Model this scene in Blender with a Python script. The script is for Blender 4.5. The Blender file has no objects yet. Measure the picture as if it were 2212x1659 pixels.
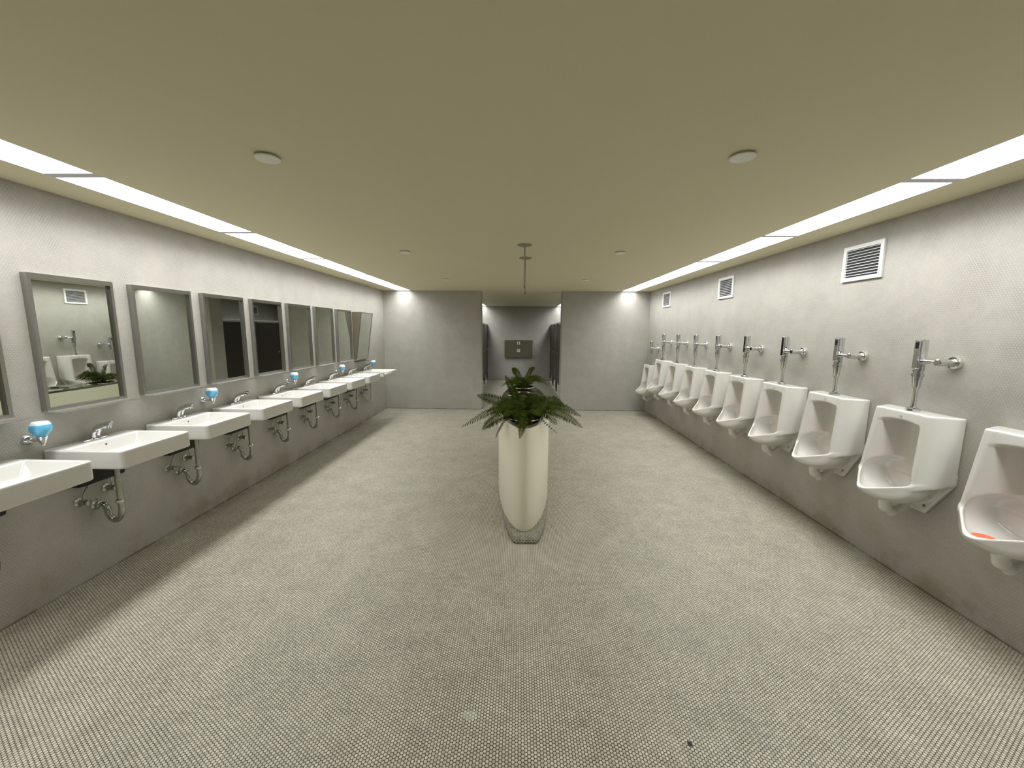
import bpy, bmesh, math, random
import numpy as np
from mathutils import Vector, Matrix

random.seed(7)
C = bpy.context.scene.collection
PI = math.pi
# ------------------------------------------------------------------ room sizes (metres)
XL, XR = -2.811, 2.605          # side walls
YN, YB, YB2, YF = -2.0, 7.99, 8.32, 12.88   # near wall, dividing wall (front / back face), far wall
H = 2.44
OL, OR_ = -0.81, 0.845          # opening in the dividing wall

# ------------------------------------------------------------------ helpers
def link(o, parent=None):
    C.objects.link(o)
    if parent is not None:
        o.parent = parent
    return o

def obj(name, bm, mat, parent=None, smooth=False, loc=None):
    me = bpy.data.meshes.new(name)
    bmesh.ops.recalc_face_normals(bm, faces=bm.faces)
    bm.to_mesh(me); bm.free()
    if smooth:
        for p in me.polygons: p.use_smooth = True
    if mat is not None:
        me.materials.append(mat)
    o = bpy.data.objects.new(name, me)
    if loc: o.location = loc
    return link(o, parent)

def smooth_angle(o, deg=35):
    me = o.data
    me.polygons.foreach_set('use_smooth', [True]*len(me.polygons))
    bm = bmesh.new(); bm.from_mesh(me)
    for e in bm.edges:
        if len(e.link_faces) == 2 and e.calc_face_angle(0) > math.radians(deg):
            e.smooth = False
    bm.to_mesh(me); bm.free()
    return o

def bx(bm, x0, x1, y0, y1, z0, z1):
    vs = [bm.verts.new((x, y, z)) for x in (x0, x1) for y in (y0, y1) for z in (z0, z1)]
    for f in ((0,1,3,2),(4,6,7,5),(0,4,5,1),(2,3,7,6),(0,2,6,4),(1,5,7,3)):
        bm.faces.new([vs[i] for i in f])
    return bm

def box(x0, x1, y0, y1, z0, z1, bevel=0.0, seg=2):
    bm = bmesh.new(); bx(bm, x0, x1, y0, y1, z0, z1)
    if bevel:
        bmesh.ops.bevel(bm, geom=bm.edges[:], offset=bevel, segments=seg, affect='EDGES', profile=0.6)
    return bm

def frame_of(d):
    d = d.normalized()
    a = Vector((0,0,1)) if abs(d.z) < .9 else Vector((1,0,0))
    u = d.cross(a).normalized(); v = d.cross(u).normalized()
    return u, v

def tube(bm, pts, r, n=16, cap=True):
    """round tube through points; r number or list"""
    pts = [Vector(p) for p in pts]
    rr = r if isinstance(r, (list, tuple)) else [r]*len(pts)
    rings = []
    u = None
    for i, p in enumerate(pts):
        d = (pts[min(i+1, len(pts)-1)] - pts[max(i-1, 0)])
        if d.length < 1e-9: d = Vector((0,0,1))
        d.normalize()
        if u is None:
            u, v = frame_of(d)
        else:
            u = (u - d*u.dot(d)).normalized()
        v = d.cross(u).normalized()
        rings.append([bm.verts.new(p + (u*math.cos(2*PI*k/n) + v*math.sin(2*PI*k/n))*rr[i]) for k in range(n)])
    for a, b in zip(rings, rings[1:]):
        for k in range(n):
            bm.faces.new((a[k], a[(k+1)%n], b[(k+1)%n], b[k]))
    if cap:
        bm.faces.new(rings[0][::-1]); bm.faces.new(rings[-1])
    return bm

def lathe(bm, axis_p, axis_d, prof, n=32):
    """prof: list of (distance along axis, radius)"""
    p0 = Vector(axis_p); d = Vector(axis_d).normalized(); u, v = frame_of(d)
    rings = []
    for t, r in prof:
        if r < 1e-6:
            rings.append([bm.verts.new(p0 + d*t)])
        else:
            rings.append([bm.verts.new(p0 + d*t + (u*math.cos(2*PI*k/n)+v*math.sin(2*PI*k/n))*r) for k in range(n)])
    for a, b in zip(rings, rings[1:]):
        if len(a) == 1 and len(b) == 1: continue
        for k in range(n):
            if len(a) == 1: bm.faces.new((a[0], b[(k+1)%n], b[k]))
            elif len(b) == 1: bm.faces.new((a[k], a[(k+1)%n], b[0]))
            else: bm.faces.new((a[k], a[(k+1)%n], b[(k+1)%n], b[k]))
    if len(rings[0]) > 1: bm.faces.new(rings[0][::-1])
    if len(rings[-1]) > 1: bm.faces.new(rings[-1])
    return bm

def arc_pts(p, n=8):
    """round a polyline's corners by Catmull-Rom sampling"""
    P = [Vector(q) for q in p]; P = [P[0]*2-P[1]] + P + [P[-1]*2-P[-2]]
    out = []
    for i in range(1, len(P)-2):
        for k in range(n):
            t = k/n
            a, b, c, d = P[i-1], P[i], P[i+1], P[i+2]
            out.append(0.5*((2*b)+(c-a)*t+(2*a-5*b+4*c-d)*t*t+(3*b-a-3*c+d)*t**3))
    out.append(P[-2]); return out

def thing(name, label, cat, loc=(0,0,0), group=None, rotz=0):
    o = bpy.data.objects.new(name, None); C.objects.link(o)
    o.empty_display_size = .1
    o.location = loc; o.rotation_euler = (0,0,rotz)
    o['label'] = label; o['category'] = cat
    if group: o['group'] = group
    return o

def tag(o, label, cat, group=None):
    o['label'] = label; o['category'] = cat
    if group: o['group'] = group
    return o

def struct(name, bm, mat):
    o = obj(name, bm, mat); o['kind'] = 'structure'; return o

def kids(o): return [c for c in bpy.data.objects if c.parent == o]

def dup(root, loc, label):
    r = root.copy(); C.objects.link(r); r.location = loc; r['label'] = label
    for ch in kids(root):
        c = ch.copy(); C.objects.link(c); c.parent = r
        for g in kids(ch):
            d = g.copy(); C.objects.link(d); d.parent = c
    return r

# ---- surface nets: a smooth closed mesh from a signed-distance field
def surface(name, f, lo, hi, h, mat, parent=None):
    xs, ys, zs = [np.arange(a, b + h, h) for a, b in zip(lo, hi)]
    X, Y, Z = np.meshgrid(xs, ys, zs, indexing='ij')
    F = f(X, Y, Z)
    S = F < 0
    nx, ny, nz = F.shape
    cs = np.zeros((nx-1, ny-1, nz-1), int)
    for i in (0,1):
        for j in (0,1):
            for k in (0,1):
                cs += S[i:nx-1+i, j:ny-1+j, k:nz-1+k]
    act = (cs > 0) & (cs < 8)
    acc = np.zeros(act.shape + (3,)); cnt = np.zeros(act.shape)
    corners = [(i,j,k) for i in (0,1) for j in (0,1) for k in (0,1)]
    for a in corners:
        for ax in range(3):
            if a[ax] == 1: continue
            b = list(a); b[ax] = 1
            fa = F[a[0]:nx-1+a[0], a[1]:ny-1+a[1], a[2]:nz-1+a[2]]
            fb = F[b[0]:nx-1+b[0], b[1]:ny-1+b[1], b[2]:nz-1+b[2]]
            m = (fa < 0) != (fb < 0)
            t = np.where(m, fa/np.where(np.abs(fa-fb) < 1e-12, 1, fa-fb), 0)
            for c in range(3):
                acc[..., c] += np.where(m, a[c] + (t if c == ax else 0), 0)
            cnt += m
    idx = -np.ones(act.shape, int); A = np.argwhere(act); idx[act] = np.arange(len(A))
    pos = acc[act]/cnt[act][:, None] + A
    V = np.stack([lo[0]+pos[:,0]*h, lo[1]+pos[:,1]*h, lo[2]+pos[:,2]*h], 1)
    faces = []
    for ax in range(3):
        b, c = [(1,2),(2,0),(0,1)][ax]
        sl0 = [slice(1,-1)]*3; sl1 = [slice(1,-1)]*3
        sl0[ax] = slice(0,-1); sl1[ax] = slice(1,None)
        s0 = S[tuple(sl0)]; s1 = S[tuple(sl1)]
        off = np.array([1,1,1]); off[ax] = 0
        for flip, M in ((False, s0 & ~s1), (True, ~s0 & s1)):
            E = np.argwhere(M) + off
            if len(E) == 0: continue
            eb = np.zeros(3, int); eb[b] = 1; ec = np.zeros(3, int); ec[c] = 1
            q = [idx[tuple((E-d).T)] for d in (eb*0, eb, eb+ec, ec)]
            q = np.stack(q, 1)
            if flip: q = q[:, ::-1]
            faces.append(q)
    Q = np.concatenate(faces)
    Q = Q[(Q >= 0).all(1)]
    me = bpy.data.meshes.new(name)
    me.from_pydata(V.tolist(), [], Q.tolist())
    me.validate()
    me.polygons.foreach_set('use_smooth', [True]*len(me.polygons))
    me.materials.append(mat)
    o = bpy.data.objects.new(name, me)
    return link(o, parent)

def smax(a, b, k):
    h = np.clip(.5 - .5*(b-a)/k, 0, 1) if k else 0
    return np.maximum(a, b) if not k else b*(1-h) + a*h + k*h*(1-h)
def smin(a, b, k): return -smax(-a, -b, k)

# ------------------------------------------------------------------ materials
def newmat(name):
    m = bpy.data.materials.new(name); m.use_nodes = True
    nt = m.node_tree; b = nt.nodes['Principled BSDF']
    return m, nt, b

def pbr(name, col, rough=.5, metal=0, spec=.5, coat=0, noise=0, nscale=8, bump=0, **kw):
    m, nt, b = newmat(name)
    b.inputs['Base Color'].default_value = (*col, 1)
    b.inputs['Roughness'].default_value = rough
    b.inputs['Metallic'].default_value = metal
    b.inputs['Specular IOR Level'].default_value = spec
    b.inputs['Coat Weight'].default_value = coat
    b.inputs['Coat Roughness'].default_value = .05
    for k, v in kw.items(): b.inputs[k.replace('_', ' ')].default_value = v
    tc = nt.nodes.new('ShaderNodeTexCoord')
    n = nt.nodes.new('ShaderNodeTexNoise'); n.inputs['Scale'].default_value = nscale; n.inputs['Detail'].default_value = 5
    nt.links.new(tc.outputs['Object'], n.inputs['Vector'])
    mx = nt.nodes.new('ShaderNodeMix'); mx.data_type = 'RGBA'
    mx.inputs['A'].default_value = (*[c*(1-noise) for c in col], 1)
    mx.inputs['B'].default_value = (*[min(1, c*(1+noise)) for c in col], 1)
    nt.links.new(n.outputs['Fac'], mx.inputs['Factor'])
    nt.links.new(mx.outputs['Result'], b.inputs['Base Color'])
    if bump:
        bp = nt.nodes.new('ShaderNodeBump'); bp.inputs['Strength'].default_value = bump; bp.inputs['Distance'].default_value = .002
        nt.links.new(n.outputs['Fac'], bp.inputs['Height']); nt.links.new(bp.outputs['Normal'], b.inputs['Normal'])
    return m

class NB:
    """tiny node builder"""
    def __init__(s, nt): s.nt = nt
    def n(s, t, **kw):
        x = s.nt.nodes.new(t)
        for k, v in kw.items(): setattr(x, k, v)
        return x
    def set(s, sock, v):
        if hasattr(v, 'is_output') or isinstance(v, bpy.types.NodeSocket): s.nt.links.new(v, sock)
        else: sock.default_value = v
    def math(s, op, a, b=None, c=None, clamp=False):
        x = s.n('ShaderNodeMath', operation=op, use_clamp=clamp)
        s.set(x.inputs[0], a)
        if b is not None: s.set(x.inputs[1], b)
        if c is not None: s.set(x.inputs[2], c)
        return x.outputs[0]
    def vec(s, op, a, b=None, c=None, out=0):
        x = s.n('ShaderNodeVectorMath', operation=op)
        s.set(x.inputs[0], a)
        if b is not None: s.set(x.inputs[1], b)
        if c is not None: s.set(x.inputs[2], c)
        return x.outputs[out]
    def comb(s, x, y, z=0.0):
        c = s.n('ShaderNodeCombineXYZ')
        for i, v in enumerate((x, y, z)): s.set(c.inputs[i], v)
        return c.outputs[0]
    def smooth(s, v, a, b, to0=0.0, to1=1.0):
        m = s.n('ShaderNodeMapRange', interpolation_type='SMOOTHSTEP')
        s.set(m.inputs['Value'], v)
        m.inputs['From Min'].default_value = a; m.inputs['From Max'].default_value = b
        m.inputs['To Min'].default_value = to0; m.inputs['To Max'].default_value = to1
        return m.outputs['Result']
    def mix(s, f, a, b, blend='MIX'):
        m = s.n('ShaderNodeMix', data_type='RGBA', blend_type=blend)
        s.set(m.inputs['Factor'], f); s.set(m.inputs['A'], a); s.set(m.inputs['B'], b)
        return m.outputs['Result']
    def noise(s, vec, scale, detail=4, rough=.55, dim='3D'):
        m = s.n('ShaderNodeTexNoise', noise_dimensions=dim)
        s.set(m.inputs['Vector'], vec); m.inputs['Scale'].default_value = scale
        m.inputs['Detail'].default_value = detail; m.inputs['Roughness'].default_value = rough
        return m.outputs['Fac']

def penny(name, axes, tile, grout, pitch=.0144, rad=.422, var=.10, bump=.25, rough=.45, kind='wall', grout_mix=1.0):
    """round mosaic tiles laid in a hexagonal grid"""
    m, nt, b = newmat(name); N = NB(nt)
    g = N.n('ShaderNodeNewGeometry')
    sp = N.n('ShaderNodeSeparateXYZ'); nt.links.new(g.outputs['Position'], sp.inputs[0])
    ch = {'x': sp.outputs[0], 'y': sp.outputs[1], 'z': sp.outputs[2]}
    A = N.math('DIVIDE', ch[axes[0]], pitch); B = N.math('DIVIDE', ch[axes[1]], pitch)
    p = N.comb(A, B)
    r3 = math.sqrt(3)
    hx, hy = r3/2, .5
    def lattice(off):
        q = N.vec('ADD', p, (off[0], off[1], 0))
        w = N.vec('WRAP', q, (hx, hy, 1), (-hx, -hy, -1))
        return w
    wa = lattice((0, 0)); wb = lattice((hx, hy))
    la = N.vec('LENGTH', wa, out=1); lb = N.vec('LENGTH', wb, out=1)
    sel = N.math('LESS_THAN', la, lb)
    d = N.math('MINIMUM', la, lb)
    mv = N.n('ShaderNodeMix', data_type='VECTOR'); N.set(mv.inputs[0], sel)
    N.set(mv.inputs['A'], wb); N.set(mv.inputs['B'], wa)
    ctr = N.vec('SUBTRACT', p, mv.outputs['Result'])
    ctr = N.vec('SNAP', N.vec('ADD', ctr, (.11, .11, 0)), (hx/2, .25, 1))
    wn = N.n('ShaderNodeTexWhiteNoise', noise_dimensions='3D'); nt.links.new(ctr, wn.inputs['Vector'])
    disc = N.smooth(d, rad-.07, rad+.045, 1.0, 0.0)
    pos = g.outputs['Position']
    big = N.noise(pos, .9, 5, .6)
    mid = N.noise(pos, 4.5, 5, .65)
    fine = N.noise(pos, 60, 3, .6)
    # per tile tone
    rnd = N.math('SUBTRACT', wn.outputs['Value'], .5)
    tone = N.math('MULTIPLY_ADD', rnd, var*2, 1.0)
    tone = N.math('MULTIPLY_ADD', N.math('SUBTRACT', big, .5), .40 if kind == 'floor' else .22, tone)
    tone = N.math('MULTIPLY_ADD', N.math('SUBTRACT', mid, .5), .55 if kind == 'floor' else .16, tone)
    tcol = N.vec('MULTIPLY', (*tile,), N.comb(tone, tone, tone))
    gt = N.math('MULTIPLY_ADD', N.math('SUBTRACT', mid, .5), .8, 1.0)
    gcol = N.vec('MULTIPLY', (*grout,), N.comb(gt, gt, gt))
    fac = N.math('MULTIPLY_ADD', disc, grout_mix, 1-grout_mix)
    col = N.mix(fac, gcol, tcol)
    if kind == 'floor':
        # pale worn streaks, brown grime at the foot of the walls, a missing tile and a mended patch
        st = N.vec('MULTIPLY', pos, (1.2, .35, 1))
        s2 = N.smooth(N.noise(st, 3.0, 7, .7), .58, .78)
        col = N.mix(N.math('MULTIPLY', s2, .38), col, (.62, .60, .51, 1))
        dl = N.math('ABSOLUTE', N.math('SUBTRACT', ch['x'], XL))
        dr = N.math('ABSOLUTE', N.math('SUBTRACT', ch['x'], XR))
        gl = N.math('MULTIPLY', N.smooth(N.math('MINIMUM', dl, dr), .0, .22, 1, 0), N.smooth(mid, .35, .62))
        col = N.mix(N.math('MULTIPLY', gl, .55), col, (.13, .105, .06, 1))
        hole = N.smooth(N.vec('DISTANCE', pos, (.697, 1.36, 0), out=1), .008, .014, 1, 0)
        col = N.mix(hole, col, (.02, .015, .01, 1))
        patch = N.smooth(N.vec('DISTANCE', N.vec('MULTIPLY', pos, (1, 1.5, 1)), (-.202, 1.453*1.5, 0), out=1), .028, .036, 1, 0)
        col = N.mix(N.math('MULTIPLY', patch, .35), col, (.62, .64, .54, 1))
    else:
        # chalky bloom and faint rust-brown staining low down
        bl = N.smooth(N.noise(N.vec('MULTIPLY', pos, (1, 1, .5)), 1.7, 7, .68), .52, .75)
        col = N.mix(N.math('MULTIPLY', bl, .25), col, (.62, .60, .57, 1))
        st3 = N.noise(pos, 2.2, 6, .6)
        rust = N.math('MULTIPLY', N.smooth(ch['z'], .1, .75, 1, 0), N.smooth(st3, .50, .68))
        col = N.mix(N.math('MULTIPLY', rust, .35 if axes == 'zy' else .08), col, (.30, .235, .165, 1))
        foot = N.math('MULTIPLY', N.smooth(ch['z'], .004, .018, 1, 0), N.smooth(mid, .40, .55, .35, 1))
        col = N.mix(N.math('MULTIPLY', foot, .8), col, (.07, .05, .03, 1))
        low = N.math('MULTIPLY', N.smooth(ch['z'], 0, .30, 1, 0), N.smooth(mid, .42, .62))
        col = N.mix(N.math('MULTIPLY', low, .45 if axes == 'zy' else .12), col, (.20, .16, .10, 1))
    nt.links.new(col, b.inputs['Base Color'])
    b.inputs['Roughness'].default_value = rough
    b.inputs['Specular IOR Level'].default_value = .35
    bp = N.n('ShaderNodeBump'); bp.inputs['Strength'].default_value = bump; bp.inputs['Distance'].default_value = .0012
    hgt = N.math('MULTIPLY_ADD', fine, .15, N.smooth(d, .15, .5, 1, 0))
    nt.links.new(hgt, bp.inputs['Height']); nt.links.new(bp.outputs['Normal'], b.inputs['Normal'])
    return m

M_floor = penny('penny_tile_floor', 'xy', (.55, .525, .43), (.08, .07, .043), var=.17, rough=.5, bump=.35, kind='floor')
M_plinth = penny('penny_tile_curb', 'xy', (.36, .36, .29), (.09, .085, .06), var=.25, rough=.3, bump=.5, kind='wall')
WT, WG = (.455, .437, .397), (.392, .373, .333)
M_wx = penny('penny_tile_side_wall', 'zy', WT, WG, var=.035, bump=.11, rough=.42)
M_wy = penny('penny_tile_cross_wall', 'zx', (.42, .41, .375), WG, var=.035, bump=.12, rough=.42)
M_ceil = pbr('ceiling_paint', (.74, .685, .485), .85, noise=.02, nscale=1.2)
M_white = pbr('white_porcelain', (.735, .72, .685), .13, coat=.5, noise=.012, nscale=5)
M_steel = pbr('brushed_steel', (.40, .385, .37), .32, metal=1, noise=.08, nscale=14)
M_steel_l = pbr('satin_steel', (.62, .61, .59), .38, metal=1, noise=.05, nscale=14)
M_steel_top = pbr('polished_steel_top', (.42, .40, .34), .12, metal=1, noise=.06, nscale=6)
M_chrome = pbr('chrome', (.72, .73, .74), .10, metal=1, noise=.03, nscale=20)
M_pipe = pbr('dull_chrome_pipe', (.45, .46, .42), .22, metal=1, noise=.2, nscale=25)
M_black = pbr('black_rubber', (.006, .006, .006), .5, noise=.1)
M_dark = pbr('dark_hole', (.03, .02, .02), .6, noise=.1)
M_mirror = pbr('mirror_glass', (.72, .76, .70), .01, metal=1, noise=.004)
M_cream = pbr('cream_enamel', (.86, .82, .66), .38, noise=.02, nscale=3)
M_vent = pbr('white_vent_metal', (.86, .87, .86), .4, noise=.01)
M_ventin = pbr('vent_duct_grey', (.055, .055, .06), .7, noise=.3, nscale=30)
M_disc = pbr('ceiling_disc_paint', (.88, .88, .80), .6, noise=.01)
M_stall = pbr('dark_partition', (.045, .038, .028), .35, noise=.1, nscale=2)
M_rail = pbr('partition_rail', (.75, .75, .73), .3, metal=1, noise=.03)
M_wood = pbr('brown_side_panel', (.15, .125, .08), .5, noise=.12, nscale=9)
M_galv = pbr('galvanised_pipe', (.38, .36, .28), .4, metal=.7, noise=.1, nscale=20)
M_soapcap = pbr('clear_globe', (.78, .90, .95), .08, spec=.6, noise=.02, coat=.6)
M_soap = pbr('blue_soap', (.14, .55, .88), .12, noise=.05, nscale=12, coat=.8)
M_leaf = pbr('fern_green', (.050, .076, .002), .6, spec=.2, noise=.5, nscale=9)
M_leaf2 = pbr('fern_dry', (.10, .085, .035), .7, noise=.3, nscale=9)
M_soil = pbr('dark_potting_soil', (.012, .011, .007), .95, noise=.4, nscale=40, bump=.6)
M_station = pbr('changing_station_steel', (.22, .20, .15), .35, metal=.85, noise=.04, nscale=2)
M_mark = pbr('white_mark', (.85, .85, .82), .5, noise=.01)
M_markb = pbr('blue_grey_mark', (.35, .37, .45), .5, noise=.01)
M_white_ins = pbr('white_pipe_cover', (.62, .61, .56), .6, noise=.03)
M_logo = pbr('grey_print', (.50, .50, .48), .4, noise=.02)
M_pad = pbr('orange_pad', (.85, .16, .08), .5, noise=.05)

def urinal_mat():
    m = M_white.copy(); m.name = 'urinal_porcelain'; nt = m.node_tree; N = NB(nt)
    b = nt.nodes['Principled BSDF']; src = b.inputs['Base Color'].links[0].from_socket
    tc = N.n('ShaderNodeTexCoord'); sp = N.n('ShaderNodeSeparateXYZ'); nt.links.new(tc.outputs['Object'], sp.inputs[0])
    ax = N.math('ABSOLUTE', sp.outputs[1])
    k = N.math('MULTIPLY', N.smooth(ax, .10, .165, 1, 0), N.smooth(sp.outputs[2], .62, .70))
    k = N.math('MULTIPLY', k, N.smooth(sp.outputs[2], .80, 1.04, 1, 0))
    k = N.math('MULTIPLY', k, N.math('MULTIPLY_ADD', N.noise(tc.outputs['Object'], 6, 4), .4, .28))
    nt.links.new(N.mix(k, src, (.70, .585, .53, 1)), b.inputs['Base Color'])
    return m
M_urinal = urinal_mat()

def lamp_mat():
    m, nt, b = newmat('fluorescent_lens'); N = NB(nt)
    g = N.n('ShaderNodeNewGeometry')
    v = N.n('ShaderNodeTexVoronoi'); v.inputs['Scale'].default_value = 120
    nt.links.new(g.outputs['Position'], v.inputs['Vector'])
    s = N.smooth(v.outputs['Distance'], .1, .6, LAMP*.85, LAMP*1.1)
    b.inputs['Base Color'].default_value = (.8, .8, .8, 1)
    b.inputs['Emission Color'].default_value = (.97, .98, .975, 1)
    nt.links.new(s, b.inputs['Emission Strength'])
    return m
LAMP = 3.3          # soft glow of the prismatic lens itself
BEAM = 36.5         # watts per square metre thrown downward by the tubes behind it
M_lamp = lamp_mat()
M_joint = pbr('lamp_trim_white', (.62, .60, .66), .5, noise=.01)

# ------------------------------------------------------------------ the room
LSO, LSI = -2.514, -2.233      # left light slot
RSI, RSO = 2.020, 2.305        # right light slot
FLO, FLI, FRI, FRO = -1.40, -1.125, 1.175, 1.45    # slots over the stalls
T = .10
struct('floor', box(XL-T, XR+T, YN-T, YF+T, -T, 0), M_floor)
struct('wall_left', box(XL-T, XL, YN-T, YF+T, 0, H+.12), M_wx)
struct('wall_right', box(XR, XR+T, YN-T, YF+T, 0, H+.12), M_wx)
struct('wall_near', box(XL, XR, YN-T, YN, 0, H+.12), M_wy)
struct('wall_far', box(XL, XR, YF, YF+T, 0, H+.12), M_wy)
struct('wall_middle_left', box(XL, OL, YB, YB2, 0, H), M_wy)
struct('wall_middle_right', box(OR_, XR, YB, YB2, 0, H), M_wy)
bm = bmesh.new()
for x0, x1 in ((XL, LSO), (LSI, RSI), (RSO, XR)):
    bx(bm, x0, x1, YN, YB, H, H+.10)
bx(bm, XL, XR, YB, YB2, H, H+.10)
for x0, x1 in ((XL, FLO), (FLI, FRI), (FRO, XR)):
    bx(bm, x0, x1, YB2, YF, H, H+.10)
bx(bm, XL, XR, YN, YF, H+.10, H+.12)
struct('ceiling', bm, M_ceil)

# ---- ceiling lights
SPREAD = 150
def ceiling_light(x0, x1, y0, y1, label, group):
    t = thing('ceiling_light', label, 'ceiling light', ((x0+x1)/2, (y0+y1)/2, H), group)
    w, l = (x1-x0)/2, (y1-y0)/2
    b = bmesh.new(); e = .006; j = .028
    bx(b, -w, -w+e, -l, l, 0, .08); bx(b, w-e, w, -l, l, 0, .08)
    bx(b, -w+e, w-e, -l, -l+j, 0, .08); bx(b, -w+e, w-e, l-j, l, 0, .08)
    obj('frame', b, M_joint, t)
    obj('lens', box(-w+e, w-e, -l+j, l-j, .012, .03), M_lamp, t)
    ld = bpy.data.lights.new('tube_light', 'AREA'); ld.shape = 'RECTANGLE'
    ld.size = 2*(w-e); ld.size_y = 2*(l-j); ld.spread = math.radians(SPREAD)
    ld.energy = BEAM*ld.size*ld.size_y; ld.color = (.97, .98, .975)
    lo = bpy.data.objects.new('tube_light', ld); lo.location = (0, 0, .009); link(lo, t)
    return t

ords = ['first', 'second', 'third', 'fourth', 'fifth', 'sixth', 'seventh', 'eighth', 'ninth', 'tenth', 'eleventh']
lj = [-.28, .93, 2.13, 3.33, 4.53, 5.745, 6.99, YB-.003]
rj = [-.22, 1.0, 2.215, 3.43, 4.625, 5.86, 7.08, YB-.003]
for side, jj, x0, x1 in (('left', lj, LSO, LSI), ('right', rj, RSI, RSO)):
    over = 'sinks' if side == 'left' else 'urinals'
    n = len(jj)-1
    for i in range(n):
        k = n-1-i
        lab = f'glowing white ceiling light panel over the {over}, {ords[k]} from the tiled cross wall'
        ceiling_light(x0, x1, jj[i], jj[i+1], lab, f'light panels over the {over}')
fj = [YB2+.003, 9.45, 10.6, 11.74, YF-.003]
for side, x0, x1 in (('left', FLO, FLI), ('right', FRI, FRO)):
    for i in range(4):
        ceiling_light(x0, x1, fj[i], fj[i+1],
            f'glowing ceiling light panel over the {side} toilet stalls, {ords[3-i]} from the far wall', f'light panels over the {side} stalls')

# ---- round ceiling covers
b = lathe(bmesh.new(), (0,0,-.016), (0,0,1), [(0,0),(0,.050),(.003,.054),(.006,.054),(.006,.036),(.016,.036)], 40)
first = None
cover_lab = {(0,0): 'nearest round cover disc on the ceiling on the sink side', (1,0): 'nearest round white cover disc on the ceiling on the urinal side',
             (0,1): 'middle cover disc on the ceiling on the sink side', (1,1): 'middle cover disc on the ceiling on the urinal side',
             (0,2): 'farthest small cover disc on the ceiling on the sink side', (1,2): 'farthest small cover disc on the ceiling on the urinal side'}
for i, x in enumerate((-1.187, 1.003)):
    for k, y in enumerate((1.905, 4.08, 6.19)):
        if first is None:
            o = first = smooth_angle(obj('ceiling_cover', b, M_disc))
        else:
            o = first.copy(); C.objects.link(o)
        o.location = (x, y, H)
        tag(o, cover_lab[(i,k)], 'ceiling cover', 'round covers on the ceiling')

# ---- two pipes hanging from the ceiling
for x, y, ln, lab in ((.033, 3.765, .40, 'thin metal pipe hanging from the ceiling, nearer of the two above the planter'),
                      (.047, 4.42, .39, 'thin metal pipe hanging from the ceiling, farther of the two above the planter')):
    t = thing('hanging_pipe', lab, 'pipe', (x, y, H), 'pipes hanging above the planter')
    smooth_angle(obj('escutcheon', lathe(bmesh.new(), (0,0,-.012), (0,0,1), [(0,.012),(0,.05),(.006,.068),(.012,.068)], 36), M_galv, t))
    smooth_angle(obj('pipe', tube(bmesh.new(), [(0,0,-.001),(0,0,-ln*.93)], .0068, 14), M_galv, t))
    smooth_angle(obj('pipe_end', tube(bmesh.new(), [(0,0,-ln*.93),(.002,0,-ln)], .0055, 12), M_wood, t))

# ------------------------------------------------------------------ wall vents
def vent(y0, y1, z0, z1, lab):
    w, h = (y1-y0), (z1-z0)
    t = thing('wall_vent', lab, 'vent', (XR, (y0+y1)/2, z0), 'white vent grilles on the urinal wall')
    b = bmesh.new(); f = .028; d = .016
    bx(b, -d, -.001, -w/2, w/2, 0, f); bx(b, -d, -.001, -w/2, w/2, h-f, h)
    bx(b, -d, -.001, -w/2, -w/2+f, f, h-f); bx(b, -d, -.001, w/2-f, w/2, f, h-f)
    obj('frame', b, M_vent, t)
    obj('duct', box(-.003, -.0005, -w/2+f, w/2-f, f, h-f), M_ventin, t)
    n = 10
    for i in range(n):
        zz = f + (h-2*f)*(i+.6)/n
        b = bmesh.new()
        vs = [b.verts.new((x, y, z)) for y in (-w/2+f, w/2-f) for x, z in ((-.0135, zz), (-.0135, zz+.0028), (-.004, zz+.0058), (-.004, zz+.0030))]
        for q in ((0,1,2,3),(7,6,5,4),(0,4,5,1),(1,5,6,2),(2,6,7,3),(3,7,4,0)): b.faces.new([vs[k] for k in q])
        obj('slat', b, M_vent, t)
    return t
vent(2.925, 3.275, 2.045, 2.313, 'white louvred wall vent above the urinals, nearest of the row')
vent(4.90, 5.258, 2.07, 2.333, 'white louvred wall vent above the urinals, middle one of the near room')
vent(6.90, 7.268, 2.082, 2.342, 'white louvred wall vent above the urinals, beside the tiled cross wall')
vent(11.72, 12.07, 2.08, 2.342, 'white wall vent above the right stalls, seen only in a mirror')

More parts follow.
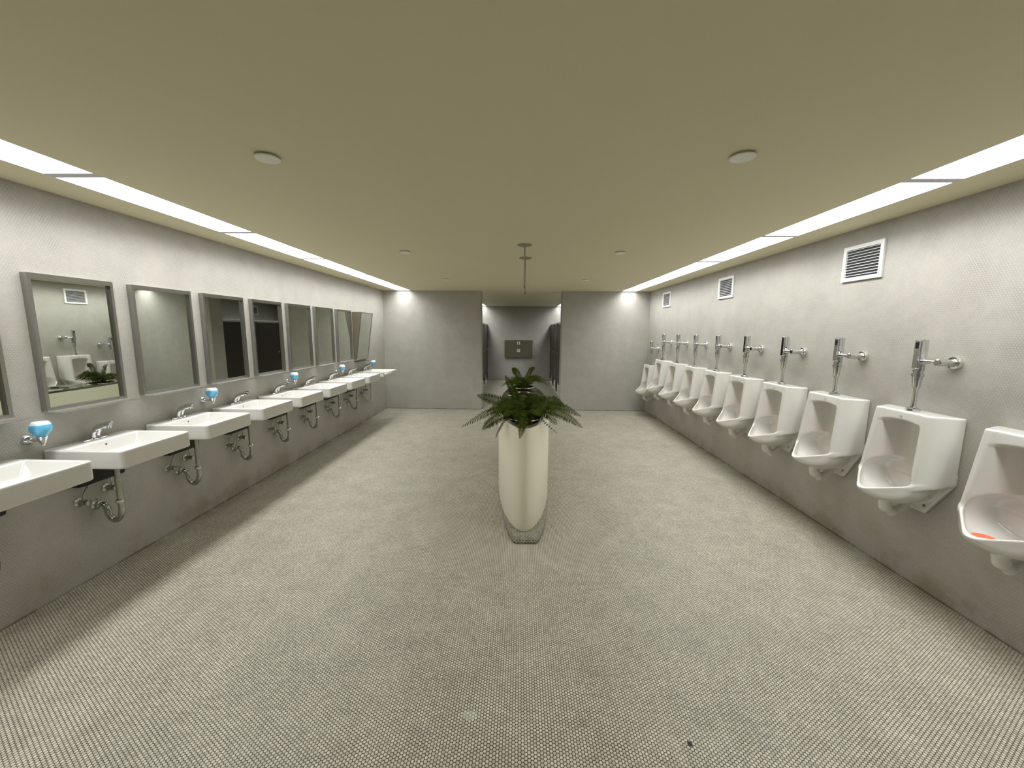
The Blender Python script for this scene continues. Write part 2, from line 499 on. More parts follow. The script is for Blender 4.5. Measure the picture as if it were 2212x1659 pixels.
# ------------------------------------------------------------------ urinals
def urinal_field(zoff=0):
    def f(u, v, z):
        # u: distance from wall, v: along wall, z: height
        k = .012
        av = np.sqrt(v*v + 1e-6)
        body = smax(z-1.15, -u, k)
        body = smax(body, av-.238, k)
        # slanting cheek and front
        nrm = np.array([.0600, .120]); nrm /= np.linalg.norm(nrm)       # (u, v) normal between side and front corners
        cheek = (u-.034)*nrm[0] + (av-.238)*nrm[1]
        cheek = cheek - (1.15-z)*.080
        body = smax(body, cheek*.985, .010)
        st = np.clip((av-.118)/.022, 0, 1); st = st*st*(3-2*st)
        front = (u-.160) - (1.15-z)*.115 + .013*(1-st) + .004*(av/.17)**2
        body = smax(body, front*.985, .012)
        body = smax(body, ((.735-.235*u)-z), .018)
        # plate on the wall
        plate = smax(-u, u-.026, .004)
        plate = smax(plate, av-.238, .01)
        plate = smax(plate, .505-z, .01)
        plate = smax(plate, z-.80, .01)
        plate = smax(plate, ((av-.238)*.86 + (.735-z)*.50), .01)
        body = smin(body, plate, .012)
        # bowl with pointed lip
        tri = (u-.205)*.736 + (np.sqrt(v*v+.0003)-.190)*.677
        a2 = ((u-.145)/.245)**2 + (v/.200)**2 + ((z-.715)/.172)**2
        bowl = (np.sqrt(a2)-1)*.15
        bowl = smax(bowl, tri, .012)
        lip = z - (.722 - np.clip(u-.19, 0, 1)*.53)
        bowl = smax(bowl, lip*.87, .006)
        bowl = smax(bowl, -u, .01)
        s = smin(body, bowl, .018)
        # outlet horn
        P = [(.185,.60),(.168,.50),(.125,.462),(.065,.492),(.0,.565)]
        R = [.040,.034,.028,.026,.026]
        horn = None
        for (a, b_), (c, d), r0, r1 in zip(P, P[1:], R, R[1:]):
            du, dz = c-a, d-b_; L2 = du*du+dz*dz
            t = np.clip(((u-a)*du+(z-b_)*dz)/L2, 0, 1)
            dd = np.sqrt((u-a-t*du)**2 + v*v + (z-b_-t*dz)**2) - (r0+(r1-r0)*t)
            horn = dd if horn is None else smin(horn, dd, .006)
        s = smin(s, horn, .014)
        # hollow
        top = z - (1.090 - .018*(av/.13)**2)
        plan = smax((av-.052-.66*(u-.035))*.83, av-.176, .02)
        plan = smax(plan, .040-u, .035)
        cav = smax(plan, top, .014)
        cav = smax(cav, .715-z, .03)
        inner = (np.sqrt(((u-.150)/.222)**2 + (v/.178)**2 + ((z-.715)/.125)**2)-1)*.11
        inner = smax(inner, tri+.013, .020)
        inner = smax(inner, .040-u, .02)
        cav = smin(cav, inner, .012)
        s = smax(s, -cav, .009)
        # bolt holes in the plate
        hole = np.sqrt((av-.095)**2 + (z-.555)**2) - .009
        s = smax(s, -smax(hole, -(u-.012), .002), .003)
        return s
    return f

def make_urinal():
    t = thing('urinal', 'x', 'urinal', (XR, 0, 0), 'white urinals along the right wall')
    f = urinal_field()
    # model space: x = -u, y = v
    g = lambda X, Y, Z: f(-X, Y, Z)
    body = surface('bowl', g, (-.372, -.246, .42), (.004, .246, 1.158), .005, M_urinal, t)
    for s in (-1, 1):
        smooth_angle(obj('bolt_hole', lathe(bmesh.new(), (-.013, s*.095, .555), (-1,0,0), [(0,0),(0,.0075),(.003,.0075),(.003,0)], 14), M_dark, t))
    smooth_angle(obj('spud_nut', lathe(bmesh.new(), (-.085,0,1.148), (0,0,1), [(0,.037),(.015,.037),(.016,.027),(.024,.025),(.024,.018),(.032,.018)], 8), M_chrome, t))
    obj('logo', lathe(bmesh.new(), (-.150, 0, 1.118), (-1,0,.16), [(0,.008),(.0035,.008)], 20), M_logo, t)
    return t

def make_valve():
    """sensor flush valve: body, vacuum tube, stop, supply arm and wall flange"""
    t = thing('flush_valve', 'x', 'flush valve', (XR, 0, 0), 'chrome flush valves above the urinals')
    U = -.085
    bm = bmesh.new(); bx(bm, U-.030, U+.004, -.024, .024, 1.418, 1.607)
    bmesh.ops.bevel(bm, geom=bm.edges[:], offset=.008, segments=3, affect='EDGES')
    smooth_angle(obj('sensor_housing', bm, M_chrome, t), 50)
    smooth_angle(obj('valve_body', lathe(bmesh.new(), (U+.006,0,1.412), (0,0,1), [(0,.022),(.004,.0255),(.188,.0255),(.192,.022),(.192,0)], 28), M_chrome, t))
    obj('sensor_window', box(U-.0315, U-.029, -.010, .010, 1.548, 1.588, .002, 1), M_black, t)
    smooth_angle(obj('tailpiece', lathe(bmesh.new(), (U,0,1.176), (0,0,1),
        [(0,.0135),(.110,.0135),(.125,.020),(.132,.021),(.195,.026),(.196,.031),(.216,.031),(.217,.024),(.226,.024),(.227,.028),(.238,.028)], 24), M_chrome, t))
    # stop on the near side, arm to the wall
    smooth_angle(obj('stop_connector', tube(bmesh.new(), [(U,-.02,1.468),(U,-.12,1.468)], .0135, 18), M_chrome, t))
    smooth_angle(obj('stop_cap', lathe(bmesh.new(), (U-.034,-.132,1.468), (1,0,0), [(0,0),(0,.017),(.004,.022),(.026,.022),(.030,.019),(.06,.019)], 24), M_chrome, t))
    smooth_angle(obj('supply_sleeve', tube(bmesh.new(), [(U+.018,-.132,1.468),(.002,-.132,1.468)], .0205, 20), M_steel_l, t))
    smooth_angle(obj('wall_flange', lathe(bmesh.new(), (.003,-.132,1.468), (-1,0,0), [(0,.038),(.022,.038),(.026,.036),(.028,.024),(.034,.0235),(.034,.0)], 30), M_chrome, t))
    return t

ur0 = make_urinal(); va0 = make_valve()
UY = lambda k: 1.8648 + .6276*k
ur_names = {0: 'white urinal cut off by the right edge, orange pad in its bowl',
            1: 'nearest fully visible white urinal on the right wall'}
for k in range(0, 10):
    n = 9-k      # how many from the far end
    lab = ur_names.get(k) or (f'white wall-hung urinal, {ords[n]} from the tiled cross wall' if k < 9 else 'low-hung white urinal at the far end beside the cross wall')
    vl = {0: 'chrome flush valve above the urinal cut off by the right edge',
          1: 'nearest fully visible chrome flush valve with its pipe to the wall'}.get(k) or (
          f'chrome flush valve, {ords[n]} from the tiled cross wall' if k < 9 else 'lower-mounted chrome flush valve at the far end of the row')
    dz = -.141 if k == 9 else 0
    loc = (XR, UY(k), dz)
    if k == 0:
        ur0.location = loc; ur0['label'] = lab; va0.location = loc; va0['label'] = vl
    else:
        dup(ur0, loc, lab); dup(va0, loc, vl)
pad = obj('urinal_pad', lathe(bmesh.new(), (0,0,0), (0,0,1), [(0,0),(0,.042),(.006,.045),(.012,.042),(.012,0)], 24), M_pad, loc=(XR-.265, UY(0)+.01, .618))
smooth_angle(pad); tag(pad, 'orange-red pad lying in the bowl of the rightmost urinal', 'urinal pad')

# ------------------------------------------------------------------ sinks
def sink_field(depth, hw, body_h, ada=False):
    def f(x, y, z):
        # x from wall outward, y along wall, z from rim (0) down
        ay = np.sqrt(y*y+1e-7)
        k = .012
        if not ada:
            s = smax(x-depth, -x, k); s = smax(s, ay-hw, .03); s = smax(s, z, .010)
            s = smax(s, -body_h-z + np.clip(.10-x, 0, 1)*.0, .012)
            bowl = smax(smax(np.abs(x-.25)-.15, ay-.16, .03), np.abs(z+body_h)-.028, .012)
            s = smin(s, bowl, .01)
        else:
            lip = smax(smax(x-depth, -x, k), ay-hw, .02); lip = smax(lip, z, .006); lip = smax(lip, -.020-z, .006)
            bod = smax(smax(x-(depth-.075), -x, k), ay-hw, .02); bod = smax(bod, z, .006); bod = smax(bod, -body_h-z, .01)
            s = smin(lip, bod, .006)
        # basin: steep back, flat sides, shallow floor
        a = np.clip(-z, 0, 1)
        fl = .085 if not ada else .06
        g = smax((.118 + a*.42) - x, x-(depth-.020-a*.85*(1 if not ada else 1.6)), .006)
        g = smax(g, ay-(hw-.024-a*.75), .006)
        g = smax(g*.8, (-z)-fl, .02)
        s = smax(s, -g, .007)
        # overflow
        o = np.sqrt(y*y + (z+.032)**2)-.0065
        s = smax(s, -smax(o, np.abs(x-.125)-.028, .002), .002)
        return s
    return f

SZ = .925
def make_sink(ada=False):
    t = thing('sink', 'x', 'sink', (XL, 0, 0), 'white wash basins along the left wall')
    depth, hw, bh = (.478, .243, .112) if not ada else (.565, .25, .085)
    f = sink_field(depth, hw, bh, ada)
    b = surface('basin', lambda X, Y, Z: f(X, Y, Z-SZ), (-.004, -hw-.008, SZ-.16), (depth+.008, hw+.008, SZ+.006), .005, M_white, t)
    smooth_angle(obj('drain', lathe(bmesh.new(), (.235,0,SZ-(.086 if not ada else .061)), (0,0,1), [(0,.024),(.003,.024),(.004,.018),(.004,0)], 24), M_chrome, t))
    smooth_angle(obj('overflow_hole', lathe(bmesh.new(), (.122,0,SZ-.032), (1,0,0), [(0,0),(0,.0058),(.003,.0058),(.003,0)], 16), M_dark, t))
    # faucet
    fc = None
    bm = bmesh.new()
    n = 28
    prof = [(0,1.0),(.004,1.0),(.010,.86),(.013,.55)]
    rings = []
    for z, s in prof:
        rings.append([bm.verts.new((.062+.026*s*math.cos(2*PI*i/n), .078*(s**.5 if s<1 else 1)*math.copysign(abs(math.sin(2*PI*i/n))**.8, math.sin(2*PI*i/n)), SZ+z)) for i in range(n)])
    for a_, b_ in zip(rings, rings[1:]):
        for i in range(n): bm.faces.new((a_[i], a_[(i+1)%n], b_[(i+1)%n], b_[i]))
    bm.faces.new(rings[0][::-1]); bm.faces.new(rings[-1])
    fc = obj('faucet', bm, M_chrome, t); smooth_angle(fc, 40)
    bm = bmesh.new()
    pts = arc_pts([(.052,0,SZ+.008),(.058,0,SZ+.045),(.085,0,SZ+.072),(.13,0,SZ+.088),(.172,0,SZ+.098)], 6)
    tube(bm, pts, [.022-.011*i/(len(pts)-1) for i in range(len(pts))], 18)
    smooth_angle(obj('spout', bm, M_chrome, fc), 50)
    smooth_angle(obj('aerator', tube(bmesh.new(), [(.160,0,SZ+.100),(.160,0,SZ+.078)], .011, 18), M_chrome, fc))
    bm = bmesh.new(); tube(bm, arc_pts([(.088,0,SZ+.008),(.082,0,SZ+.035),(.098,0,SZ+.070)], 5), [.009]*11, 12)
    smooth_angle(obj('neck', bm, M_chrome, fc), 50)
    bm = bmesh.new(); tube(bm, arc_pts([(.06,0,SZ+.06),(.075,0,SZ+.082),(.12,0,SZ+.104),(.185,0,SZ+.116)], 5), [.012,.012,.011,.011,.010,.010,.009,.009,.008,.008,.008,.008,.008,.008,.0085,.0085], 14)
    smooth_angle(obj('lever', bm, M_chrome, fc), 50)
    # plumbing
    ins = ada
    MP = M_pipe
    TX = .170
    bz = SZ-.15
    smooth_angle(obj('tailpiece', lathe(bmesh.new(), (TX,0,.50), (0,0,1), [(0,.0165),(bz-.50,.0165),(bz-.50,.026),(bz-.47,.026)] if not ins else [(0,.026),(SZ-.085-.50,.026)], 20), MP if not ins else M_white_ins, t))
    pr = .0175 if not ins else .027
    trap = arc_pts([(TX,0,.51),(TX,0,.44),(TX-.022,0,.388),(TX-.055,0,.372),(TX-.088,0,.400),(TX-.098,0,.45),(TX-.118,0,.478),(.0,0,.480)], 6)
    smooth_angle(obj('trap', tube(bmesh.new(), trap, pr, 18), MP if not ins else M_white_ins, t), 60)
    for p, d in (((TX,0,.498),(0,0,1)), ((TX-.135,0,.479),(-1,0,0))):
        smooth_angle(obj('slip_nut', lathe(bmesh.new(), p, d, [(0,.018),(.002,.025),(.020,.025),(.024,.019)], 8), M_chrome if not ins else M_white_ins, t))
    smooth_angle(obj('trap_flange', lathe(bmesh.new(), (0,0,.48), (1,0,0), [(0,.036),(.004,.036),(.012,.022),(.014,.018)], 24), MP, t))
    for s, zz in ((-.095,.535), (.075,.565)):
        vv = obj('stop_valve', lathe(bmesh.new(), (0,s,zz), (1,0,0), [(0,.030),(.004,.030),(.010,.016),(.030,.013),(.034,.017),(.050,.017),(.052,.011),(.058,.011),(.060,.020),(.072,.020),(.074,.0)], 18), MP, t)
        smooth_angle(vv)
        smooth_angle(obj('supply_tube', tube(bmesh.new(), arc_pts([(.042,s,zz+.008),(.042,s,zz+.06),(.055,s*.6,zz+.14),(.062,s*.45,SZ-.10)], 5), .0052, 10), MP, vv), 60)
    if not ada:
        obj('hanger_bracket', box(.002, .075, -.135, .150, .645, .80, .02, 2), M_black, t)
    return t

SY = lambda k: 1.7537 + .6274*k
sk = make_sink(); sa = make_sink(True)
sink_lab = {0: 'white rectangular sink cut off by the left edge', 1: 'nearest fully visible white rectangular sink on the left wall',
            8: 'shallow projecting white sink at the far end with white covered pipes'}
for k in range(9):
    lab = sink_lab.get(k) or f'white rectangular sink with chrome tap, {ords[8-k]} from the tiled cross wall'
    loc = (XL, SY(k) if k < 8 else 6.75, 0)
    if k == 0: sk.location = loc; sk['label'] = lab
    elif k == 8: sa.location = (XL, 6.75, .008); sa['label'] = lab
    else: dup(sk, loc, lab)

# ------------------------------------------------------------------ mirrors
MW, MZ0, MZ1 = .500, 1.152, 1.950
def mirror_parts(t, d=.038, tilt=0.0):
    hw = MW/2; f = .019; ft = .028
    b = bmesh.new()
    bx(b, 0, d, -hw, -hw+f, MZ0, MZ1); bx(b, 0, d, hw-f, hw, MZ0, MZ1)
    bx(b, 0, d, -hw+f, hw-f, MZ0, MZ0+f); bx(b, 0, d, -hw+f, hw-f, MZ1-ft, MZ1)
    obj('frame', b, M_steel, t)
    obj('glass', box(.001, .020, -hw+f, hw-f, MZ0+f, MZ1-ft), M_mirror, t)
    b = bmesh.new()
    bx(b, d, .125, -hw, hw, MZ0-.006, MZ0-.003)
    bx(b, .123, .1265, -hw, hw, MZ0-.008, MZ0+.004)
    bx(b, .0, d, -hw, hw, MZ0-.006, MZ0)
    obj('shelf', b, M_steel_l, t)
MY = lambda k: 2.392 + .6223*(k-1)
m0 = thing('mirror', 'x', 'mirror', (XL, 0, 0), 'steel-framed mirrors over the sinks')
mirror_parts(m0)
ml = {0: 'steel-framed mirror cut off by the left edge', 1: 'steel-framed mirror showing reflected urinals, planter and vent',
      2: 'steel-framed mirror reflecting a light patch on the cross wall',
      3: 'steel-framed mirror reflecting the dark stalls, sixth from the tiled cross wall',
      4: 'steel-framed mirror reflecting the dark stalls, fifth from the tiled cross wall'}
for k in range(8):
    lab = ml.get(k) or f'steel-framed wall mirror with shelf, {ords[8-k]} from the tiled cross wall'
    if k == 0: m0.location = (XL, MY(0), 0); m0['label'] = lab
    else:
        q = dup(m0, (XL, MY(k) + (.012 if k == 1 else 0), 0), lab)
        if k == 1: q.scale = (1, .93, 1)
# tilted mirror at the far end
t = thing('tilted_mirror', 'forward-tilting mirror with brown wedge sides at the far end of the row', 'mirror', (XL, 6.735, 0))
hw = .25; zb, zt = 1.125, 1.935; db, dt = .036, .155
def prism(b, poly, y0, y1):
    a = [b.verts.new((x, y0, z)) for x, z in poly]; c = [b.verts.new((x, y1, z)) for x, z in poly]
    n = len(poly)
    b.faces.new(a); b.faces.new(c[::-1])
    for i in range(n): b.faces.new((a[i], c[i], c[(i+1)%n], a[(i+1)%n]))
for s in (-1, 1):
    b = bmesh.new(); prism(b, [(0,zb),(db,zb),(dt,zt),(0,zt)], s*hw-.004, s*hw+.004)
    obj('side_panel', b, M_wood, t)
b = bmesh.new(); f = .012
def slab(b, h0, h1, y0, y1, e0, e1):
    # strip on the tilted plane, from height fraction h0 to h1, thickness e0..e1 outward
    P = lambda h, e: (db+(dt-db)*h+e, zb+(zt-zb)*h)
    prism(b, [P(h0,e0), P(h0,e1), P(h1,e1), P(h1,e0)], y0, y1)
slab(b, 0, .018, -hw, hw, 0, .008); slab(b, .982, 1, -hw, hw, 0, .008)
slab(b, .018, .982, -hw, -hw+f, 0, .008); slab(b, .018, .982, hw-f, hw, 0, .008)
obj('frame', b, M_steel, t)
b = bmesh.new(); slab(b, .018, .982, -hw+f, hw-f, 0, .003); obj('glass', b, M_mirror, t)
obj('shelf', box(0, .15, -hw, hw, 1.098, 1.102), M_steel, t)

# ------------------------------------------------------------------ soap dispensers
def dispenser(y, z, lab, fill):
    t = thing('soap_dispenser', lab, 'soap dispenser', (XL, y, z), 'blue soap dispensers between the sinks')
    gx = .092; R = .046
    def prof(a0, a1, n=14):
        out = []
        for i in range(n+1):
            s = a0+(a1-a0)*i/n          # 0 bottom .. 1 top of globe
            z_ = -.036+.090*s
            r = R*math.sqrt(max(0, 1-((s-.56)/.60)**2)) if s > .56 else R*(1-((.56-s)/.56)**2*.62)
            out.append((z_, max(r, 0)))
        return out
    p = prof(0, fill)
    smooth_angle(obj('liquid', lathe(bmesh.new(), (gx,0,0), (0,0,1), [(p[0][0],0)]+p+[(p[-1][0],0)], 32), M_soap, t), 60)
    p = prof(fill, 1)
    p[-1] = (p[-1][0], p[-1][1])
    smooth_angle(obj('globe', lathe(bmesh.new(), (gx,0,.0004), (0,0,1), [(p[0][0],0)]+p+[(p[-1][0]+.001,0)], 32), M_soapcap, t), 60)
    smooth_angle(obj('nozzle', lathe(bmesh.new(), (gx,0,-.075), (0,0,1), [(-.012,0),(-.012,.007),(0,.008),(.006,.013),(.030,.021),(.040,.024),(.046,.020)], 22), M_chrome, t))
    smooth_angle(obj('arm', tube(bmesh.new(), [(.004,0,-.055),(gx-.01,0,-.055)], .009, 14), M_chrome, t))
    smooth_angle(obj('wall_flange', lathe(bmesh.new(), (-.003,0,-.055), (1,0,0), [(0,.030),(.008,.030),(.020,.022),(.026,.012)], 26), M_chrome, t))
    return t
for y, z, fill, lab in ((2.085, 1.060, .80, 'blue soap dispenser beside the nearest sink, nearly full'),
                    (3.318, 1.070, .74, 'blue soap dispenser, fourth from the tiled cross wall'),
                    (4.575, 1.073, .68, 'blue soap dispenser, third from the tiled cross wall'),
                    (5.835, 1.058, .62, 'blue soap dispenser, second from the tiled cross wall'),
                    (7.09, 1.036, .62, 'blue soap dispenser beside the projecting far sink')):
    dispenser(y, z, lab, fill)

# ------------------------------------------------------------------ planter island
PX, PYC, PA, PB = .042, 4.12, .262, 1.215
PZ = .915
def ell(n=96, off=0.0, ex=1.9):
    out = []
    for i in range(n):
        a = 2*PI*i/n
        c, s = math.cos(a), math.sin(a)
        out.append(((PA+off)*math.copysign(abs(c)**(2/ex), c), (PB+off)*math.copysign(abs(s)**(2/ex), s)))
    return out
def loft(b, loops, cap0=True, cap1=True):
    rings = [[b.verts.new(p) for p in L] for L in loops]; n = len(rings[0])
    for a, c in zip(rings, rings[1:]):
        for i in range(n): b.faces.new((a[i], a[(i+1)%n], c[(i+1)%n], c[i]))
    if cap0: b.faces.new(rings[0][::-1])
    if cap1: b.faces.new(rings[-1])
    return rings
pl = thing('planter', 'long boat-shaped cream planter with steel top standing mid-floor', 'planter', (PX, PYC, 0))
b = bmesh.new()
L = lambda off, z: [(x, y, z) for x, y in ell(off=off)]
loft(b, [L(-.008,.047), L(0,.057), L(0,PZ-.03), L(-.004,PZ-.022), L(-.020,PZ-.024), L(-.022,PZ-.07)], True, True)
smooth_angle(obj('hull', b, M_cream, pl), 40)
holes = [(0,-.905,.140), (0,-.30,.185), (0,.30,.185), (0,.90,.140)]
# steel top plate with round openings
b = bmesh.new()
outer = L(-.014, PZ); outer_lo = L(-.014, PZ-.034)
top = [b.verts.new(p) for p in outer]; low = [b.verts.new(p) for p in outer_lo]
n = len(top)
for i in range(n): b.faces.new((low[i], low[(i+1)%n], top[(i+1)%n], top[i]))
edges = [b.edges.get((top[i], top[(i+1)%n])) for i in range(n)]
for hx_, hy_, r in holes:
    hw_ = PA*(1-abs(hy_/PB)**1.9)**(1/1.9)
    r = min(r, hw_-.026)
    ring = [b.verts.new((hx_+r*math.cos(2*PI*k/40), hy_+r*math.sin(2*PI*k/40), PZ)) for k in range(40)]
    es = [b.edges.new((ring[k], ring[(k+1)%40])) for k in range(40)]
    edges += es
    lower = [b.verts.new((v.co.x, v.co.y, PZ-.02)) for v in ring]
    for k in range(40): b.faces.new((ring[k], ring[(k+1)%40], lower[(k+1)%40], lower[k]))
bmesh.ops.triangle_fill(b, edges=edges, use_beauty=True, use_dissolve=False, normal=(0,0,1))
top_o = obj('steel_top', b, M_steel_top, pl); smooth_angle(top_o, 30)
for i, (hx_, hy_, r) in enumerate(holes):
    hw_ = PA*(1-abs(hy_/PB)**1.9)**(1/1.9); r = min(r, hw_-.026)
    b = bmesh.new(); lathe(b, (hx_,hy_,PZ), (0,0,1), [(-.012,r-.005),(-.012,r+.004),(.002,r+.005),(.005,r+.003),(.006,r),(.005,r-.005),(-.012,r-.005)], 44)
    smooth_angle(obj('rim_ring', b, M_steel_top, pl), 50)
for hx_, hy_, r in holes[1:3]:
    b = bmesh.new(); lathe(b, (hx_,hy_,PZ-.012), (0,0,1), [(0,0),(0,r-.0065),(.005,r-.0065),(.008,r-.03),(.009,0)], 40)
    smooth_angle(obj('recess_plate', b, M_steel_top, pl), 30)
# tiled curb beneath
b = bmesh.new()
def curb(off, z, cut):
    out = []
    for x, y in ell(off=off, ex=2.1):
        yy = y*1.17
        out.append((PX+.012+x, PYC+min(max(yy, -PB-cut), PB+cut), z))
    return out
loft(b, [curb(-.022, .0, .095), curb(-.030, .03, .080), curb(-.04, .045, .060), curb(-.07, .048, .03)])
struct('trim_1', b, M_plinth)

# ------------------------------------------------------------------ ferns
def frond_mesh(bm, pts, width, npin, curl=.25, face=(0,0,1), seed=0):
    """a feathery frond: a stalk with two rows of tapering leaflets"""
    rnd = random.Random(seed); Z = Vector((0,0,1))
    P = arc_pts(pts, 10); N = len(P)
    tube(bm, P, [.0028*(1-.75*i/(N-1)) for i in range(N)], 5)
    for i in range(npin):
        s = .10 + .90*(i+.5)/npin
        f = s*(N-1); a = int(f); b_ = min(a+1, N-1); t = f-a
        p = P[a].lerp(P[b_], t); d = (P[b_]-P[max(a-1,0)])
        d = d.normalized() if d.length > 1e-8 else Vector((0,0,1))
        fv = Vector(face).normalized()
        up = fv - d*d.dot(fv)
        if up.length < .2:
            up = Vector((0,-.7,.7)) - d*d.dot(Vector((0,-.7,.7)))
        up.normalize(); side = d.cross(up).normalized()
        env = .45+.55*min(1, s/.35) if s < .45 else (1-max(0, (s-.45)/.58)**2.6)
        env = max(env, .10)
        L_ = width*env*(1+rnd.uniform(-.1,.1))
        wd = (.0050+.02*width)*(.55+.45*env)*.66+.0006
        for sg in (-1, 1):
            dd = (side*sg + d*.30 + up*rnd.uniform(-.15,.2) - Z*curl*.5).normalized()
            wv = (d - dd*d.dot(dd)).normalized()
            tip = p + dd*L_ - Z*curl*L_*.35
            m1 = p + dd*L_*.45 + up*.002 - Z*curl*L_*.06
            q = [p - wv*wd*.55, m1 - wv*wd, tip, m1 + wv*wd, p + wv*wd*.55]
            q = [q[0], q[1], p + dd*L_*.82 - wv*wd*.6 - Z*curl*L_*.2, q[2], p + dd*L_*.82 + wv*wd*.6 - Z*curl*L_*.2, q[3], q[4]]
            vs = [bm.verts.new(x) for x in q]
            mid = bm.verts.new(m1 + up*wd*.35)
            for k_ in range(7): bm.faces.new((vs[k_], vs[(k_+1)%7], mid))
    return bm

def fern(loc, fronds, lab, rad, pot_h=.12, fill=16, fill_len=.26, fill_up=.10, seed=3):
    t = thing('potted_fern', lab, 'fern', loc, 'ferns growing in the planter')
    b = bmesh.new(); lathe(b, (0,0,-.028), (0,0,1), [(0,0),(0,rad),(.012,rad-.004),(.020,rad*.6),(.024,0)], 30)
    smooth_angle(obj('soil', b, M_soil, t), 60)
    rnd = random.Random(seed)
    for i, (pts, w, n, mt) in enumerate(fronds):
        bm = frond_mesh(bmesh.new(), pts, w, int(n*1.3), face=(rnd.uniform(-.2,.2), -.9, .55), seed=i+seed*50)
        o = obj('frond', bm, M_leaf if mt == 0 else M_leaf2, t)
        if mt: o['label'] = 'dry brownish frond'
    for i in range(fill):
        a = 2*PI*(i+rnd.uniform(-.3,.3))/fill; l = fill_len*rnd.uniform(.6,1.1); r0 = rad*rnd.uniform(.1,.6)
        hgt = fill_up*rnd.uniform(.6,1.5)
        c, s = math.cos(a), math.sin(a)
        pts = [(r0*c, r0*s, -.005), (c*(r0+l*.3), s*(r0+l*.3), hgt*.8), (c*(r0+l*.7), s*(r0+l*.7), hgt), (c*(r0+l), s*(r0+l), hgt-l*rnd.uniform(.1,.45))]
        bm = frond_mesh(bmesh.new(), pts, .058*rnd.uniform(.8,1.2), int(26*l/.26), face=(c*.4, s*.4-.45, .75), seed=1000+i+seed)
        obj('frond', bm, M_leaf, t)
    return t

# fronds are given as stalk points relative to the plant (x right, y away, z up) with leaflet length and count
near_f = [
 ([(-.03,0,0),(-.17,-.06,.085),(-.31,-.09,.055),(-.52,-.10,-.065)], .042, 34, 0),
 ([(-.02,.02,0),(-.13,.02,.10),(-.27,.0,.155),(-.40,-.02,.19)], .060, 30, 0),
 ([(-.03,-.04,0),(-.14,-.10,.05),(-.26,-.12,.0),(-.345,-.13,-.075)], .055, 28, 0),
 ([(-.04,-.06,0),(-.15,-.13,.01),(-.20,-.16,-.055),(-.235,-.17,-.135)], .014, 18, 1),
 ([(.0,-.10,0),(-.008,-.20,.05),(-.015,-.315,.03),(-.040,-.35,-.085)], .044, 30, 0),
 ([(.05,-.03,0),(.13,-.09,.01),(.19,-.11,-.04),(.27,-.12,-.105)], .016, 9, 1),
 ([(.03,-.02,0),(.17,-.08,.085),(.32,-.10,.045),(.475,-.10,-.055)], .048, 34, 0),
 ([(.03,.02,0),(.17,.02,.10),(.32,.02,.09),(.475,.0,.015)], .046, 34, 0),
 ([(.02,.05,0),(.13,.06,.12),(.25,.05,.14),(.34,.03,.09)], .052, 28, 0),
 ([(-.02,.04,0),(-.06,.02,.13),(-.11,.0,.25),(-.165,-.03,.36)], .044, 34, 0),
 ([(.01,.05,0),(.02,.06,.10),(.06,.05,.17),(.12,.02,.17)], .050, 24, 0),
 ([(.0,.02,0),(.04,-.05,.10),(.09,-.08,.13),(.17,-.11,.08)], .055, 26, 0),
 ([(-.01,.0,0),(-.05,-.05,.10),(-.11,-.09,.11),(-.17,-.12,.05)], .055, 26, 0),
 ([(-.02,.06,0),(-.10,.09,.11),(-.20,.10,.10),(-.33,.10,.02)], .045, 28, 0),
]
fern((PX, PYC-.905, PZ), near_f, 'large green fern at the near tip of the planter', .125, fill=40, fill_len=.24, fill_up=.10)
far_f = [
 ([(-.02,0,0),(-.07,0,.14),(-.12,-.01,.22),(-.16,-.02,.235)], .050, 26, 0),
 ([(.01,0,0),(.05,0,.13),(.09,0,.23),(.14,0,.255)], .040, 26, 0),
 ([(.02,0,0),(.10,0,.10),(.20,0,.12),(.31,-.02,.03)], .045, 26, 0),
 ([(-.02,0,0),(-.12,.02,.06),(-.22,.02,.055),(-.30,.0,.0)], .020, 20, 0),
 ([(.02,.03,0),(.09,.06,.09),(.16,.10,.10),(.25,.12,.04)], .045, 24, 0),
]
fern((PX+.01, PYC+.90, PZ), far_f, 'smaller green fern at the far tip of the planter', .125, fill=20, fill_len=.17, fill_up=.10, seed=9)

# ------------------------------------------------------------------ toilet stalls behind the dividing wall
def stall(side, y0, y1, lab):
    xf = -1.075 if side == 'left' else .985
    xw = XL if side == 'left' else XR
    s = 1 if side == 'left' else -1
    t = thing('toilet_stall', lab, 'toilet stall', (xf, y0, 0), f'dark toilet stalls on the {side}')
    w = y1-y0; z0, z1 = .28, 1.83
    def pan(name, xa, xb, ya, yb, za, zb, m=M_stall, par=t):
        return obj(name, box(min(xa,xb), max(xa,xb), ya, yb, za, zb, .003, 1), m, par)
    pan('pilaster', 0, -.03*s, 0, .14, .02, z1)
    pan('pilaster', 0, -.03*s, w-.14, w-.002, .02, z1)
    d = pan('door', -.004*s, -.028*s, .148, w-.148, z0, z1-.03)
    pan('latch', 0, .018*s, w-.24, w-.19, 1.02, 1.07, M_rail, d)
    pan('head_rail', .004*s, -.034*s, 0, w-.002, z1, z1+.03, M_rail)
    for yy in (.07, w-.07): pan('shoe', .004*s, -.034*s, yy-.07, yy+.066, .0, .09, M_rail)
    D_ = abs(xw-xf)-.03
    pan('side_panel', -.032*s, -(D_)*s, w-.03, w-.004, z0, z1)
    return t
ys = [8.36, 9.49, 10.62, 11.75, 12.86]
for side in ('left', 'right'):
    for i in range(4):
        stall(side, ys[i], ys[i+1], f'dark toilet stall on the {side} beyond the opening, {ords[3-i]} from the far wall')

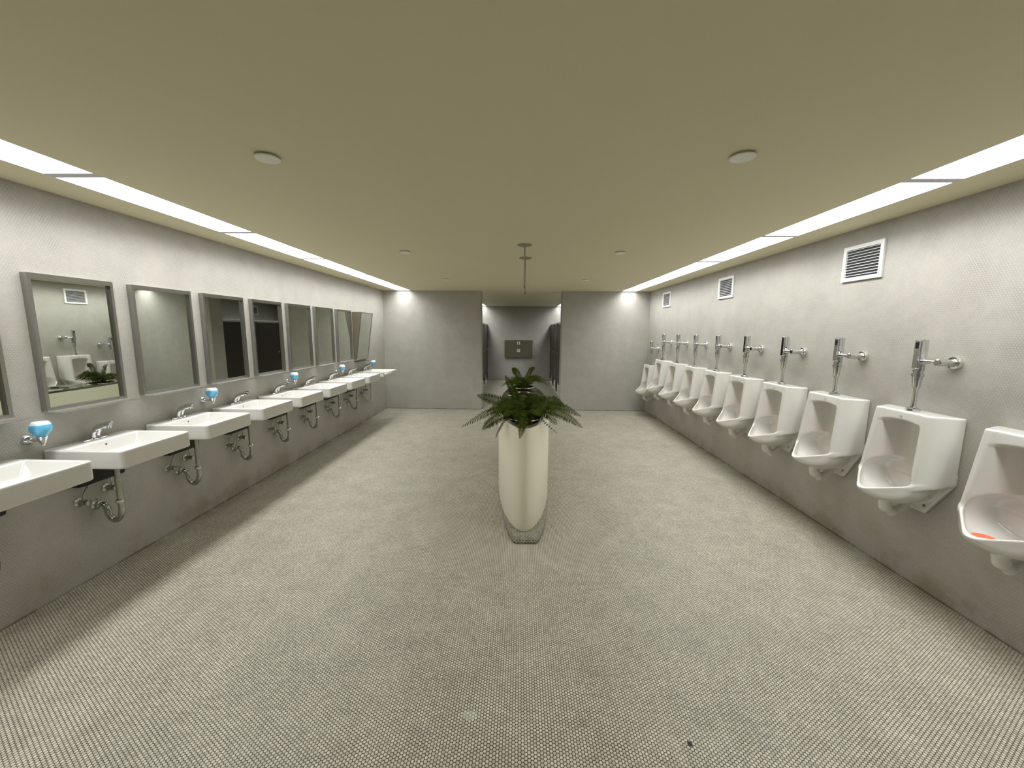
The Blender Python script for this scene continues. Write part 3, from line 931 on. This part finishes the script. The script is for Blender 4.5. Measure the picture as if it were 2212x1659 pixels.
# ------------------------------------------------------------------ changing station on the far wall
t = thing('changing_station', 'folded steel baby changing station on the far wall', 'changing station', (-.058, YF, .775))
obj('cover', box(-.46, .46, -.10, -.012, 0, .565, .012, 2), M_station, t)
obj('wall_plate', box(-.44, .44, -.012, -.001, .02, .54), M_steel, t)
for a, c in ((-1,-1), (-1,1), (1,-1), (1,1)):
    b = bmesh.new(); lathe(b, (a*.031, -.1005, .472+c*.026), (0,-1,0), [(0,0),(0,.020),(.002,.019),(.002,0)], 16)
    obj('mark', b, M_mark, t)
obj('sticker', box(-.05, .05, -.103, -.1005, .185, .275), M_mark, t)
obj('sticker_picture', box(-.04, .04, -.104, -.103, .21, .27), M_markb, t)

# ------------------------------------------------------------------ camera
pitch, yaw, roll = -0.1362, -0.0207, 0.0068
cy, sy, cp, sp_ = math.cos(yaw), math.sin(yaw), math.cos(pitch), math.sin(pitch)
F = Vector((sy*cp, cy*cp, sp_)); R = Vector((cy, -sy, 0)); U = R.cross(F)
cr, sr = math.cos(roll), math.sin(roll)
R2 = R*cr + U*sr; U2 = U*cr - R*sr
cam = bpy.data.cameras.new('camera'); cam.sensor_fit = 'HORIZONTAL'; cam.sensor_width = 36
cam.lens = 835.73/2212*36; cam.clip_start = .02
co = bpy.data.objects.new('camera', cam); C.objects.link(co)
mw = Matrix.Identity(4)
for i in range(3):
    mw[i][0], mw[i][1], mw[i][2] = R2[i], U2[i], -F[i]
mw.translation = Vector((0, 0, 1.640))
co.matrix_world = mw
bpy.context.scene.camera = co

# ------------------------------------------------------------------ world and view
w = bpy.data.worlds.new('world'); bpy.context.scene.world = w; w.use_nodes = True
w.node_tree.nodes['Background'].inputs[0].default_value = (.5, .5, .5, 1)
w.node_tree.nodes['Background'].inputs[1].default_value = 0.0
vs = bpy.context.scene.view_settings
bpy.context.scene.display_settings.display_device = 'sRGB'
vs.view_transform = 'Standard'; vs.look = 'None'; vs.exposure = 0.0; vs.gamma = 1.0; vs.use_curve_mapping = False
